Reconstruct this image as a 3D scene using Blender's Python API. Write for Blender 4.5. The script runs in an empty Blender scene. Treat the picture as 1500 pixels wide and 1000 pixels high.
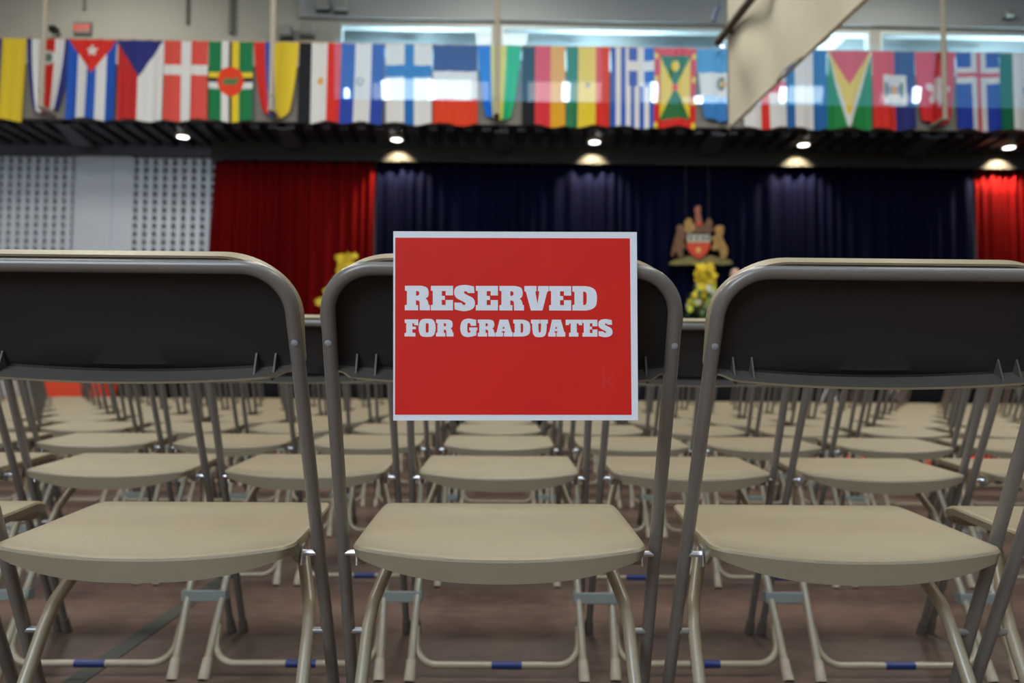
import bpy, bmesh, math, random
from math import sin, cos, pi, radians as R
from mathutils import Vector, Matrix
from mathutils.geometry import tessellate_polygon
random.seed(7)
S = bpy.context.scene
COL = S.collection

# ------------------------------------------------------------ camera
CAM_H, F = 0.68, 1167.0
cam = bpy.data.cameras.new('camera'); cam_ob = bpy.data.objects.new('camera', cam); COL.objects.link(cam_ob)
cam.sensor_width = 36.0; cam.lens = 36.0 * F / 1500.0
cam.clip_start = 0.05; cam.clip_end = 200
rot = Matrix.Rotation(R(-0.955), 4, 'Z') @ Matrix.Rotation(R(90 + 3.04), 4, 'X') @ Matrix.Rotation(R(0.45), 4, 'Z')
cam_ob.matrix_world = Matrix.Translation((0, 0, CAM_H)) @ rot
cam.dof.use_dof = True; cam.dof.focus_distance = 0.955; cam.dof.aperture_fstop = 4.6
S.camera = cam_ob

def at(px, py, Y):
    d = rot @ Vector(((px - 750) / F, (500 - py) / F, -1.0, 0))
    t = Y / d.y
    return Vector((d.x * t, Y, CAM_H + d.z * t))

# ------------------------------------------------------------ world, lamps, exposure
S.view_settings.view_transform = 'Standard'; S.view_settings.look = 'None'
S.view_settings.gamma = 1.0; S.view_settings.use_curve_mapping = False
S.view_settings.exposure = 0.0
w = bpy.data.worlds.new('world'); S.world = w; w.use_nodes = True
w.node_tree.nodes['Background'].inputs[0].default_value = (0.62, 0.72, 0.85, 1)
w.node_tree.nodes['Background'].inputs[1].default_value = 0.25

def area(name, loc, size, power, color=(1, .96, .9), aim=None, sy=None):
    l = bpy.data.lights.new(name, 'AREA'); l.shape = 'RECTANGLE'; l.size = size; l.size_y = sy or size
    l.energy = power; l.color = color
    o = bpy.data.objects.new(name, l); COL.objects.link(o); o.location = loc
    if aim:
        o.rotation_euler = (Vector(aim) - Vector(loc)).to_track_quat('-Z', 'Y').to_euler()
    return o
# rows of high bay lamps over the hall floor
for gx in (-7, 0, 7):
    area('high_bay_lamp', (gx, 3.5, 11.0), 3.0, 200, (1, .93, .82))
    area('high_bay_lamp', (gx, 9.5, 11.0), 3.0, 370, (1, .93, .82))
    area('high_bay_lamp', (gx, -.8, 11.9), 3.0, 220, (1, .96, .92))
for gx in (-10, 0, 10):
    area('upper_wall_fill_lamp', (gx, 17.6, 11.6), 1.6, 260, (1, .95, .84))  # unseen lamps added above the balcony to brighten the upper wall
# unseen bluish area lamp added behind the camera to light the sign
area('rear_fill_lamp', (-3, -6.7, 4.5), 9.0, 760, (.74, .86, 1.0), aim=(0, 2, 1.5), sy=4.0)

# ------------------------------------------------------------ materials
MATS = {}
def mat(name, col, rough=.5, metal=0.0, noise=0.0, nscale=8.0, bump=0.0, bscale=60.0, spec=.5, col2=None, coat=0.0, sheen=0.0, stretch=None):
    if name in MATS: return MATS[name]
    m = bpy.data.materials.new(name); m.use_nodes = True
    nt = m.node_tree; b = nt.nodes['Principled BSDF']
    b.inputs['Base Color'].default_value = (*col, 1); b.inputs['Roughness'].default_value = rough
    b.inputs['Metallic'].default_value = metal; b.inputs['Specular IOR Level'].default_value = spec
    b.inputs['Coat Weight'].default_value = coat; b.inputs['Sheen Weight'].default_value = sheen
    tc = nt.nodes.new('ShaderNodeTexCoord'); src = tc.outputs['Object']
    if stretch:
        mp = nt.nodes.new('ShaderNodeMapping'); mp.inputs['Scale'].default_value = stretch
        nt.links.new(src, mp.inputs[0]); src = mp.outputs[0]
    if noise > 0:
        n = nt.nodes.new('ShaderNodeTexNoise'); n.inputs['Scale'].default_value = nscale; n.inputs['Detail'].default_value = 6
        nt.links.new(src, n.inputs['Vector'])
        r = nt.nodes.new('ShaderNodeValToRGB'); c2 = col2 or tuple(c * (1 - noise) for c in col)
        r.color_ramp.elements[0].position = .3; r.color_ramp.elements[1].position = .7
        r.color_ramp.elements[0].color = (*c2, 1); r.color_ramp.elements[1].color = (*col, 1)
        nt.links.new(n.outputs['Fac'], r.inputs[0]); nt.links.new(r.outputs[0], b.inputs['Base Color'])
    if bump > 0:
        n = nt.nodes.new('ShaderNodeTexNoise'); n.inputs['Scale'].default_value = bscale; n.inputs['Detail'].default_value = 4
        nt.links.new(src, n.inputs['Vector'])
        bp = nt.nodes.new('ShaderNodeBump'); bp.inputs['Strength'].default_value = bump; bp.inputs['Distance'].default_value = .002
        nt.links.new(n.outputs['Fac'], bp.inputs['Height']); nt.links.new(bp.outputs[0], b.inputs['Normal'])
    MATS[name] = m; return m
def emit(name, col, s):
    m = bpy.data.materials.new(name); m.use_nodes = True; b = m.node_tree.nodes['Principled BSDF']
    b.inputs['Base Color'].default_value = (*col, 1); b.inputs['Emission Color'].default_value = (*col, 1)
    b.inputs['Emission Strength'].default_value = s; return m

plastic = mat('tan_plastic', (.300, .252, .165), .42, noise=.10, nscale=9, bump=.25, bscale=500, spec=.4)
shell_m = mat('shaded_shell_plastic', (.028, .025, .024), .6, noise=.12, nscale=6, spec=.25)  # backrest rear: shade of its down-facing side put into the colour
flange_m = mat('half_shaded_plastic', (.105, .092, .075), .5, spec=.4)  # flange and ribs: light caught there put into the colour, paler than the shell
tubem = mat('shaded_steel_tube', (.175, .158, .138), .30, metal=.0, noise=.08, nscale=25, spec=.7, coat=.3)  # same paint as the legs, with down-facing shade put into the colour
legm = mat('painted_leg_tube', (.40, .335, .225), .30, noise=.06, nscale=25, spec=.7, coat=.3)
capm = mat('cream_rubber', (.55, .47, .35), .6, noise=.2, nscale=40)
capd = mat('shaded_rubber', (.14, .115, .09), .7)  # front foot caps, darkened for the shade under the seats
chrome = mat('zinc_steel', (.70, .74, .80), .30, metal=1.0)
dull = mat('dull_steel', (.30, .30, .30), .35, metal=.6)
screwm = mat('bright_screw', (.42, .45, .50), .25, metal=.3)
clipm = mat('grey_green_clip', (.30, .34, .32), .45)
tape = mat('blue_tape', (.012, .03, .17), .35, spec=.6)
paper = mat('white_paper', (.80, .83, .88), .45)
redp = mat('red_print', (.72, .020, .011), .5, noise=.10, nscale=9, spec=.25)
ghost = mat('faded_red_print', (.68, .030, .019), .5, spec=.25)
cream = mat('cream_fabric', (.56, .53, .41), .9, noise=.06, nscale=3, sheen=.1)
brown = mat('brown_pipe', (.085, .065, .045), .5)
redv = mat('red_velvet', (.125, .0016, .0022), .85, noise=.25, nscale=2.5, spec=.05, stretch=(6, 6, .3))
navyv = mat('navy_velvet', (.0018, .0026, .017), .85, noise=.3, nscale=2.5, spec=.05, stretch=(6, 6, .3))
blackv = mat('black_fabric', (.006, .006, .008), .9, spec=.15)
white_blk = mat('white_painted_block', (.66, .73, .82), .7, noise=.06, nscale=2)
dark_cav = mat('dark_cavity', (.09, .085, .06), .8)
upper = mat('grey_painted_wall', (.42, .41, .36), .8, noise=.07, nscale=.6)
room_m = mat('beige_painted_wall', (.42, .40, .36), .8)
ceil_m = mat('ceiling_white', (.50, .51, .52), .8)
steel = mat('dark_painted_steel', (.030, .028, .032), .55, noise=.2, nscale=3)
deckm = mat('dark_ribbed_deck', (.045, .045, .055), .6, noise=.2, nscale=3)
beamm = mat('grey_blue_beam', (.07, .072, .09), .5)
parapet = mat('grey_parapet', (.22, .21, .19), .8)
woodrail = mat('pale_wood', (.50, .38, .24), .5, noise=.1)
polem = mat('cream_paint', (.45, .41, .32), .5)
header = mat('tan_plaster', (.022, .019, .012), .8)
plantg = mat('leaf_green', (.05, .14, .025), .6, noise=.3)
yel = mat('yellow_petal', (.78, .60, .03), .6, noise=.1)
yel2 = mat('lime_petal', (.62, .66, .06), .6)
whi = mat('white_petal', (.75, .75, .62), .6)
blk = mat('black_plastic', (.01, .01, .012), .5)
gold = mat('gold_paint', (.45, .26, .06), .45, noise=.45, nscale=14)
goldd = mat('brown_gold_paint', (.20, .085, .03), .5, noise=.5, nscale=14)
crred = mat('shield_red', (.62, .05, .012), .5)
crwht = mat('shield_white', (.55, .52, .38), .5, noise=.3, nscale=20)
crgrn = mat('shield_green', (.13, .15, .05), .6, noise=.6, nscale=10, col2=(.30, .20, .05))
crblue = mat('shield_blue', (.04, .07, .12), .6)
matred = mat('red_vinyl', (.80, .075, .03), .4)
strap = mat('purple_strap', (.10, .03, .06), .6)
whitebx = mat('white_plastic', (.62, .66, .68), .5)
skin = mat('skin', (.60, .33, .24), .55)
hairm = mat('grey_hair', (.30, .27, .24), .8)
suit = mat('dark_suit', (.015, .015, .02), .8)
linered = mat('red_floor_paint', (.75, .035, .025), .5)
linegrn = mat('grey_green_floor_paint', (.055, .062, .052), .5, noise=.2, nscale=8)
alum = mat('grey_tube', (.30, .29, .29), .35, metal=.4)
stagew = mat('stage_deck_black', (.03, .03, .03), .7)

# floor: brown red sports floor with scuffs and stains
floor_m = bpy.data.materials.new('red_brown_floor'); floor_m.use_nodes = True
nt = floor_m.node_tree; b = nt.nodes['Principled BSDF']
tc = nt.nodes.new('ShaderNodeTexCoord')
def noise(sc, det, src=None, scale=None):
    s_ = tc.outputs['Object']
    if scale:
        mp = nt.nodes.new('ShaderNodeMapping'); mp.inputs['Scale'].default_value = scale
        nt.links.new(s_, mp.inputs[0]); s_ = mp.outputs[0]
    n = nt.nodes.new('ShaderNodeTexNoise'); n.inputs['Scale'].default_value = sc; n.inputs['Detail'].default_value = det
    nt.links.new(s_, n.inputs['Vector']); return n
n1 = noise(2.2, 8); n2 = noise(14, 8, scale=(1, 2.2, 1)); n3 = noise(60, 3, scale=(1, .25, 1))
r1 = nt.nodes.new('ShaderNodeValToRGB'); r1.color_ramp.elements[0].color = (.075, .047, .038, 1); r1.color_ramp.elements[1].color = (.175, .108, .084, 1)
r1.color_ramp.elements[0].position = .3; r1.color_ramp.elements[1].position = .72
nt.links.new(n1.outputs[0], r1.inputs[0])
r2 = nt.nodes.new('ShaderNodeValToRGB'); r2.color_ramp.elements[0].position = .42; r2.color_ramp.elements[1].position = .75
r2.color_ramp.elements[0].color = (0, 0, 0, 1); r2.color_ramp.elements[1].color = (1, 1, 1, 1)
nt.links.new(n2.outputs[0], r2.inputs[0])
mx = nt.nodes.new('ShaderNodeMixRGB'); mx.blend_type = 'MIX'; mx.inputs[2].default_value = (.25, .18, .14, 1)
ml = nt.nodes.new('ShaderNodeMath'); ml.operation = 'MULTIPLY'; ml.inputs[1].default_value = .38
nt.links.new(r2.outputs[0], ml.inputs[0]); nt.links.new(ml.outputs[0], mx.inputs[0]); nt.links.new(r1.outputs[0], mx.inputs[1])
nt.links.new(mx.outputs[0], b.inputs['Base Color'])
b.inputs['Roughness'].default_value = .42; b.inputs['Specular IOR Level'].default_value = .35
bp = nt.nodes.new('ShaderNodeBump'); bp.inputs['Strength'].default_value = .15; nt.links.new(n3.outputs[0], bp.inputs['Height']); nt.links.new(bp.outputs[0], b.inputs['Normal'])

# clear glass: see-through with a weak mirror reflection
def glass_mat(name, k):
    g = bpy.data.materials.new(name); g.use_nodes = True; nt = g.node_tree
    for n in list(nt.nodes): nt.nodes.remove(n)
    go = nt.nodes.new('ShaderNodeOutputMaterial'); tr = nt.nodes.new('ShaderNodeBsdfTransparent'); gl = nt.nodes.new('ShaderNodeBsdfGlossy')
    gl.inputs['Roughness'].default_value = .02; gl.inputs['Color'].default_value = (k * .9, k, k * 1.05, 1); tr.inputs['Color'].default_value = (.96, .97, .97, 1)
    ad = nt.nodes.new('ShaderNodeAddShader'); nt.links.new(tr.outputs[0], ad.inputs[0]); nt.links.new(gl.outputs[0], ad.inputs[1]); nt.links.new(ad.outputs[0], go.inputs[0]); return g
glass = glass_mat('clear_glass', .085); pane_glass = glass_mat('window_glass', .012)

# flag cloth: printed colours come from a colour attribute
flagm = bpy.data.materials.new('printed_flag_cloth'); flagm.use_nodes = True; nt = flagm.node_tree; b = nt.nodes['Principled BSDF']
ca = nt.nodes.new('ShaderNodeVertexColor'); ca.layer_name = 'print'; nt.links.new(ca.outputs[0], b.inputs['Base Color']); b.inputs['Roughness'].default_value = .75
b.inputs['Specular IOR Level'].default_value = .2

# ------------------------------------------------------------ mesh helpers
def mesh_ob(name, bm, m, parent=None, smooth=True):
    me = bpy.data.meshes.new(name); bmesh.ops.recalc_face_normals(bm, faces=bm.faces); bm.to_mesh(me); bm.free()
    for mm in (m if isinstance(m, (list, tuple)) else [m]): me.materials.append(mm)
    if smooth:
        for p in me.polygons: p.use_smooth = True
        try: me.set_sharp_from_angle(angle=R(38))
        except Exception: pass
    o = bpy.data.objects.new(name, me); COL.objects.link(o)
    if parent: o.parent = parent
    return o
def tag(o, label, cat, group=None, kind=None):
    o['label'] = label
    if cat: o['category'] = cat
    if group: o['group'] = group
    if kind: o['kind'] = kind
    return o
def thing(name, label, cat, loc=(0, 0, 0), rz=0, group=None):
    o = bpy.data.objects.new(name, None); COL.objects.link(o); o.location = loc; o.rotation_euler = (0, 0, rz)
    o.empty_display_size = .1
    return tag(o, label, cat, group)
def struct(name, bm, m, smooth=False, label=None):
    o = mesh_ob(name, bm, m, None, smooth); o['kind'] = 'structure'
    if label: o['label'] = label
    return o
def box(bm, x0, x1, y0, y1, z0, z1, mi=0):
    v = [bm.verts.new(p) for p in ((x0, y0, z0), (x1, y0, z0), (x1, y1, z0), (x0, y1, z0), (x0, y0, z1), (x1, y0, z1), (x1, y1, z1), (x0, y1, z1))]
    for f in ((3, 2, 1, 0), (4, 5, 6, 7), (0, 1, 5, 4), (1, 2, 6, 5), (2, 3, 7, 6), (3, 0, 4, 7)):
        bm.faces.new([v[i] for i in f]).material_index = mi
def boxb(x0, x1, y0, y1, z0, z1, bev=0):
    bm = bmesh.new(); box(bm, x0, x1, y0, y1, z0, z1)
    if bev: bmesh.ops.bevel(bm, geom=list(bm.edges), offset=bev, segments=2, affect='EDGES')
    return bm
def fillet(pts, radii, seg=8):
    P = [Vector(p) for p in pts]; out = [P[0]]
    for i in range(1, len(P) - 1):
        r = radii[i - 1] if isinstance(radii, (list, tuple)) else radii
        a, b_, c = P[i - 1], P[i], P[i + 1]
        d1 = (a - b_).normalized(); d2 = (c - b_).normalized(); ang = d1.angle(d2)
        if r <= 0 or ang > pi - .01: out.append(b_); continue
        t = min(r / math.tan(ang / 2), (a - b_).length * .49 if i > 1 else (a - b_).length * .98, (c - b_).length * .49 if i < len(P) - 2 else (c - b_).length * .98)
        s, e = b_ + d1 * t, b_ + d2 * t
        bis = (d1 + d2).normalized(); rr = t * math.tan(ang / 2); cen = b_ + bis * (rr / sin(ang / 2))
        v1 = s - cen; v2 = e - cen; full = v1.angle(v2); ax = v1.cross(v2).normalized()
        for k in range(seg + 1): out.append(cen + Matrix.Rotation(full * k / seg, 3, ax) @ v1)
    out.append(P[-1]); return out
def tube(bm, pts, r, n=10, cap=True, mi=0):
    P = [Vector(p) for p in pts]; rings = []; nrm = None
    for i, p in enumerate(P):
        t = ((P[min(i + 1, len(P) - 1)] - p).normalized() + (p - P[max(i - 1, 0)]).normalized()).normalized()
        if nrm is None:
            nrm = t.cross(Vector((0, 0, 1)) if abs(t.z) < .9 else Vector((0, 1, 0))).normalized()
        else: nrm = (nrm - t * nrm.dot(t)).normalized()
        bn = t.cross(nrm); rr = r[i] if isinstance(r, (list, tuple)) else r
        rings.append([bm.verts.new(p + (nrm * cos(2 * pi * k / n) + bn * sin(2 * pi * k / n)) * rr) for k in range(n)])
    for a, b_ in zip(rings, rings[1:]):
        for k in range(n): bm.faces.new((a[k], a[(k + 1) % n], b_[(k + 1) % n], b_[k])).material_index = mi
    if cap: bm.faces.new(rings[0][::-1]).material_index = mi; bm.faces.new(rings[-1]).material_index = mi
def tubeb(pts, r, n=10): bm = bmesh.new(); tube(bm, pts, r, n); return bm
def loft(bm, rings, closed=True, capa=False, capb=False, mi=0):
    V = [[bm.verts.new(p) for p in rg] for rg in rings]; n = len(V[0])
    for j, (a, b_) in enumerate(zip(V, V[1:])):
        for k in range(n if closed else n - 1):
            f = bm.faces.new((a[k], a[(k + 1) % n], b_[(k + 1) % n], b_[k])); f.material_index = mi[j] if isinstance(mi, (list, tuple)) else mi
    if capa: bm.faces.new(V[0][::-1]).material_index = mi[0] if isinstance(mi, (list, tuple)) else mi
    if capb: bm.faces.new(V[-1]).material_index = mi[-1] if isinstance(mi, (list, tuple)) else mi
    return V
def prism(bm, poly, holes=(), y0=0.0, y1=.01, mi=0):
    """polygon(s) in x,z extruded from y0 (towards camera) to y1"""
    loops = [[Vector((x, z, 0)) for x, z in poly]] + [[Vector((x, z, 0)) for x, z in h] for h in holes]
    tris = tessellate_polygon(loops); flat = [p for l in loops for p in l]
    a = [bm.verts.new((p.x, y0, p.y)) for p in flat]; b_ = [bm.verts.new((p.x, y1, p.y)) for p in flat]
    for t in tris:
        try:
            bm.faces.new([a[i] for i in t]).material_index = mi; bm.faces.new([b_[i] for i in reversed(t)]).material_index = mi
        except ValueError: pass
    o = 0
    for l in loops:
        n = len(l)
        for k in range(n):
            try: bm.faces.new((a[o + k], a[o + (k + 1) % n], b_[o + (k + 1) % n], b_[o + k])).material_index = mi
            except ValueError: pass
        o += n
def lathe(bm, prof, n=16, c=(0, 0), mi=0):
    rings = [[(c[0] + r * cos(2 * pi * k / n), c[1] + r * sin(2 * pi * k / n), z) for k in range(n)] for r, z in prof]
    loft(bm, rings, capa=True, capb=True, mi=mi)

def text_ob(name, txt, size, m, parent, loc, extrude=.003, offset=0.0, align='LEFT'):
    c_ = bpy.data.curves.new(name, 'FONT'); c_.body = txt; c_.size = size; c_.extrude = extrude; c_.offset = offset; c_.align_x = align
    if align == 'CENTER': c_.align_y = 'CENTER'
    tmp = bpy.data.objects.new(name + '_source', c_); COL.objects.link(tmp)
    me = bpy.data.meshes.new_from_object(tmp, depsgraph=bpy.context.evaluated_depsgraph_get()); me.name = name
    bpy.data.objects.remove(tmp); bpy.data.curves.remove(c_)
    me.materials.clear(); me.materials.append(m)
    o = bpy.data.objects.new(name, me); COL.objects.link(o); o.parent = parent; o.location = loc; o.rotation_euler = (pi / 2, 0, 0); return o
# ------------------------------------------------------------ setting
struct('floor', boxb(-17, 27, -7, 22, -.1, 0), floor_m)
struct('ceiling', boxb(-17, 27, -7, 22, 12.3, 12.5), ceil_m)
struct('wall_left', boxb(-17.2, -17, -7, 22, 0, 12.3), room_m)
struct('wall_right', boxb(27, 27.2, -7, 22, 0, 12.3), room_m)
struct('wall_rear', boxb(-17, 27, -7.2, -7, 0, 12.3), room_m)
YW = 21.0
# upper wall behind the balcony, with window openings
WT = at(700, 38, YW).z; WB = 8.3
wins = [(at(499, 40, YW).x, at(721, 40, YW).x), (at(735, 40, YW).x, at(1066, 40, YW).x), (at(1080, 40, YW).x, at(1273, 44, YW).x), (at(1289, 40, YW).x, 14.6)]
bm = bmesh.new(); xs = [-17] + [v for w_ in wins for v in w_] + [27]
for i in range(0, len(xs), 2): box(bm, xs[i], xs[i + 1], YW, YW + .25, 5.9, 12.3)
for a, b_ in wins: box(bm, a, b_, YW, YW + .25, WT, 12.3); box(bm, a, b_, YW, YW + .25, 5.9, WB)
struct('wall_back', bm, upper)
bulk = mat('bulkhead_grey', (.36, .38, .38), .8)
struct('trim_1', boxb(at(440, 0, YW).x, 27, YW - .12, YW - .01, WT + .12, 12.3), bulk, label='grey painted bulkhead above the upper windows')
# lit room behind the windows
lit = mat('pale_room_wall', (.42, .52, .56), .8)
wframe = mat('white_frame', (.62, .74, .78), .5)
slabm = mat('grey_soffit', (.12, .15, .17), .7)
for gx in (-2, 3, 9, 14): area('room_fill_lamp', (gx, YW + .5, 8.4), 2.0, 300, (.72, .92, 1.0), aim=(gx, YW + 2.2, 10.2), sy=.3)  # area lamps added out of view to brighten the room behind the windows
struct('wall_beyond', boxb(-6, 16.5, YW + 2.4, YW + 2.5, 7.5, 11.5), lit, label='bright pale blue room seen through the upper windows')
random.seed(3)
wglass = pane_glass
for i, (a, b_) in enumerate(wins):
    bm = bmesh.new(); fw = .05
    box(bm, a, a + fw, YW - .03, YW + .2, WB, WT); box(bm, b_ - fw, b_, YW - .03, YW + .2, WB, WT)
    box(bm, a + fw, b_ - fw, YW - .03, YW + .2, WT - fw * 1.6, WT); box(bm, a + fw, b_ - fw, YW - .03, YW + .2, WB, WB + fw)
    wf = struct('window_%d' % (i + 1), bm, wframe)
    bm = bmesh.new(); box(bm, a + fw, b_ - fw, YW + .10, YW + .11, WB + fw, WT - fw * 1.6); mesh_ob('pane', bm, wglass, wf, False)
    n = 2 if i != 2 else 1
    for k in range(n):
        xx = a + (b_ - a) * ((k + .55) / n)
        bm = bmesh.new(); loft(bm, [[(xx - .10, YW + .25, WB), (xx + .12, YW + .25, WB), (xx + .12, YW + .4, WB), (xx - .1, YW + .4, WB)], [(xx + .45, YW + 1.9, WT + .1), (xx + .75, YW + 1.9, WT + .1), (xx + .75, YW + 2.0, WT + .1), (xx + .45, YW + 2.0, WT + .1)]], capa=True, capb=True)
        mesh_ob('sloping_beam', bm, wframe, wf, False)
        bm = bmesh.new(); x2 = xx - (b_ - a) / n * .42; box(bm, x2, x2 + (b_ - a) / n * .40, YW + 1.2, YW + 1.4, WB + .4, WT - .42); mesh_ob('dark_soffit', bm, slabm, wf, False)

# balcony
YB = 16.25
SOFF = at(750, 186, YB).z; RAIL = at(750, 68, YB).z
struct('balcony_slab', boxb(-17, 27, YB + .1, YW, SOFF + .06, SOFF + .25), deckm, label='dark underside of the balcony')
struct('balcony_parapet', boxb(-17, 27, YB, YB + .12, SOFF + .05, RAIL - .5), parapet, label='grey balcony front behind the flags')
slab = bpy.data.objects['balcony_slab']
rib_me = None
x = -11.4
while x < 13.6:
    if rib_me is None:
        o = mesh_ob('rib', boxb(-.09, .09, YB + .13, 18.4, SOFF - .05, SOFF + .06), deckm, slab, False); rib_me = o.data
    else:
        o = bpy.data.objects.new('rib', rib_me); COL.objects.link(o); o.parent = slab
    o.location.x = x; x += .37
POLES = [at(p, 100, YB - .50).x for p in (62, 398, 728, 1058, 1383)]
for i, px in enumerate(POLES):
    bm = bmesh.new(); loft(bm, [[(-.14, YB + .14, SOFF - .07), (.14, YB + .14, SOFF - .07), (.14, YB + .14, SOFF - .03), (-.14, YB + .14, SOFF - .03)], [(-.2, 17.2, SOFF - .24), (.2, 17.2, SOFF - .24), (.2, 17.2, SOFF - .03), (-.2, 17.2, SOFF - .03)]], capa=True, capb=True)
    beam = mesh_ob('beam', bm, beamm, slab, False); beam.location.x = px + .1
rl = mesh_ob('balcony_rail', boxb(-16.9, 26.9, YB - .04, YB + .06, RAIL - .05, RAIL + .02, .01), woodrail)
tag(rl, 'pale wooden handrail running along the top of the row of flags', 'handrail')
for px in (-13.5, -9, -4.6, 0, 4.6, 9, 13.5):
    mesh_ob('post', boxb(px - .03, px + .03, YB - .02, YB + .04, RAIL - .56, RAIL - .04), steel, rl, False)

# wall under the balcony
YL = 17.9
LT = at(150, 229, YL).z
lw0, lw1 = at(0, 300, YL).x - 3, -5.9
struct('trim_2', boxb(-17, at(312, 220, YL).x, YL - .12, YL + .3, LT, SOFF + .05), mat('blue_grey_band', (.10, .115, .15), .7), label='blue grey band above the perforated wall')
def perf(name, x0, x1, z0, z1, dx, dz):
    """wall field with real rectangular openings over a dark cavity"""
    bm = bmesh.new(); nx = int(round((x1 - x0) / dx)); nz = int(round((z1 - z0) / dz)); dx = (x1 - x0) / nx; dz = (z1 - z0) / nz
    box(bm, x0, x1, YL + .14, YL + .2, z0, z1, 1)
    for i in range(nx + 1):
        c = x0 + i * dx; box(bm, max(x0, c - dx * .27), min(x1, c + dx * .27), YL, YL + .13, z0, z1)
    for j in range(nz + 1):
        c = z0 + j * dz; box(bm, x0, x1, YL + .03, YL + .13, max(z0, c - dz * .14), min(z1, c + dz * .14))
    return bm
fields = [(at(-60, 300, YL).x, at(113, 300, YL).x), (at(191, 300, YL).x, at(318, 300, YL).x)]
ztop = LT - .02
bm = bmesh.new()
box(bm, -17, fields[0][0], YL, YL + .2, 0, LT); box(bm, fields[0][1], fields[1][0] - .42, YL, YL + .2, 0, LT); box(bm, fields[1][0] - .38, fields[1][0], YL, YL + .2, 0, LT)
box(bm, fields[0][1] - .1, fields[1][0], YL + .03, YL + .22, 0, LT); box(bm, fields[1][1], 27, YL + .05, YL + .2, 0, LT)
wl = struct('wall_stage', bm, white_blk, label='white painted wall beside and behind the stage curtains')
for (a, b_) in fields:
    o = mesh_ob('perforated_panel', perf('', a, b_, .6, ztop, .205, .185), [white_blk, dark_cav], wl, False)

# stage
YC = 17.45; SF = 11.7; SH = .9
struct('stage_platform', boxb(-6.2, 15.5, SF, YL, 0, SH), stagew, label='low black stage')
bm = bmesh.new(); x0, x1 = -6.2, 15.5; n = 700
fr_, bk_ = [], []
top = []
for zz in (.01, SH + .01):
    top.append([(x0 + (x1 - x0) * k / n, SF - .05 - .035 * sin(k * .9) - .01 * sin(k * .31), zz) for k in range(n + 1)])
loft(bm, top, closed=False)
sk = mesh_ob('stage_skirt', bm, blackv); md = sk.modifiers.new('s', 'SOLIDIFY'); md.thickness = .008
tag(sk, 'black pleated skirt along the front of the stage', 'stage skirt')

def drape(name, x0, x1, z0, z1, y, m, label, cat, flare=0.0, pitch=.24, amp=.07, seed=1, group=None):
    rnd = random.Random(seed); n = int((x1 - x0) / .025); ph = [0]; 
    for k in range(n): ph.append(ph[-1] + 2 * pi * .025 / (pitch * (1 + .35 * sin(k * .07 + seed) + .2 * rnd.uniform(-1, 1))))
    rings = []
    for j in range(9):
        t = j / 8; z = z1 + (z0 - z1) * t; row = []
        for k in range(n + 1):
            u = k / n; xx = x0 + (x1 - x0) * u - flare * t * (1 - u) ** 6
            a = amp * (.6 + .5 * t); row.append((xx, y + a * sin(ph[k]) + a * .4 * sin(ph[k] * .37 + t * .8), z))
        rings.append(row)
    bm = bmesh.new(); loft(bm, rings, closed=False); o = mesh_ob(name, bm, m)
    md = o.modifiers.new('s', 'SOLIDIFY'); md.thickness = .01
    return tag(o, label, cat, group)
CT = at(430, 236, YC).z
cxa, cxb, cxc = at(316, 240, YC).x, at(551, 240, YC).x, at(1427, 240, YC).x
drape('stage_curtain', cxa, cxb - .02, SH + .03, CT, YC, redv, 'deep red velvet curtain hanging left of the navy backdrop', 'curtain', flare=.25, seed=1)
drape('stage_curtain', cxb + .02, cxc - .02, SH + .03, CT, YC + .02, navyv, 'wide navy velvet backdrop curtain across the stage', 'curtain', seed=2, pitch=.3)
drape('stage_curtain', cxc + .02, 15, SH + .03, CT, YC, redv, 'bright red velvet curtain at the right end of the stage', 'curtain', seed=3)
# header above the curtains
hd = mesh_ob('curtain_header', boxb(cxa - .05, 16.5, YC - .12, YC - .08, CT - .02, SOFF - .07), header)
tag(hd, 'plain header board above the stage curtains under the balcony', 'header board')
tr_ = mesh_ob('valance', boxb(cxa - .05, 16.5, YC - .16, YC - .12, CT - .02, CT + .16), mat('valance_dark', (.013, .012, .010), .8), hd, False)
# downlights
lampm = emit('lamp_lens', (1, .98, .9), 6.0)
for i, (px, py) in enumerate(((268, 197), (581, 200), (871, 203), (1177, 206), (1478, 209))):
    p = at(px, py, 16.9); zz = SOFF - .07
    t = thing('downlight', '%s downlight under the balcony, above the %s' % (('round white', 'round white', 'round white', 'round white', 'tilted white')[i], ('perforated wall', 'seam of red and navy curtains', 'left middle of the navy curtain', 'crest', 'right red curtain')[i]), 'light', (p.x, 16.9, zz), group='downlights under the balcony')
    bm = bmesh.new(); lathe(bm, [(.13, -.03), (.15, -.03), (.16, 0), (.16, .06), (.12, .06), (.12, -.01)], 20); mesh_ob('housing', bm, polem, t)
    bm = bmesh.new(); lathe(bm, [(.115, -.035), (.118, -.005)], 20); mesh_ob('lens', bm, lampm, t)
    if i:
        l = bpy.data.lights.new('downlight_beam', 'SPOT'); l.energy = 420 if i < 4 else 560; l.color = (1, .80, .50); l.spot_size = R(96); l.spot_blend = .6; l.shadow_soft_size = .05
        o = bpy.data.objects.new('downlight_beam', l); COL.objects.link(o); o.location = (p.x, 17.02, zz - .045)
        o.rotation_euler = (Vector((p.x, YC - .1, zz - .75)) - Vector(o.location)).to_track_quat('-Z', 'Y').to_euler()

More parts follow.
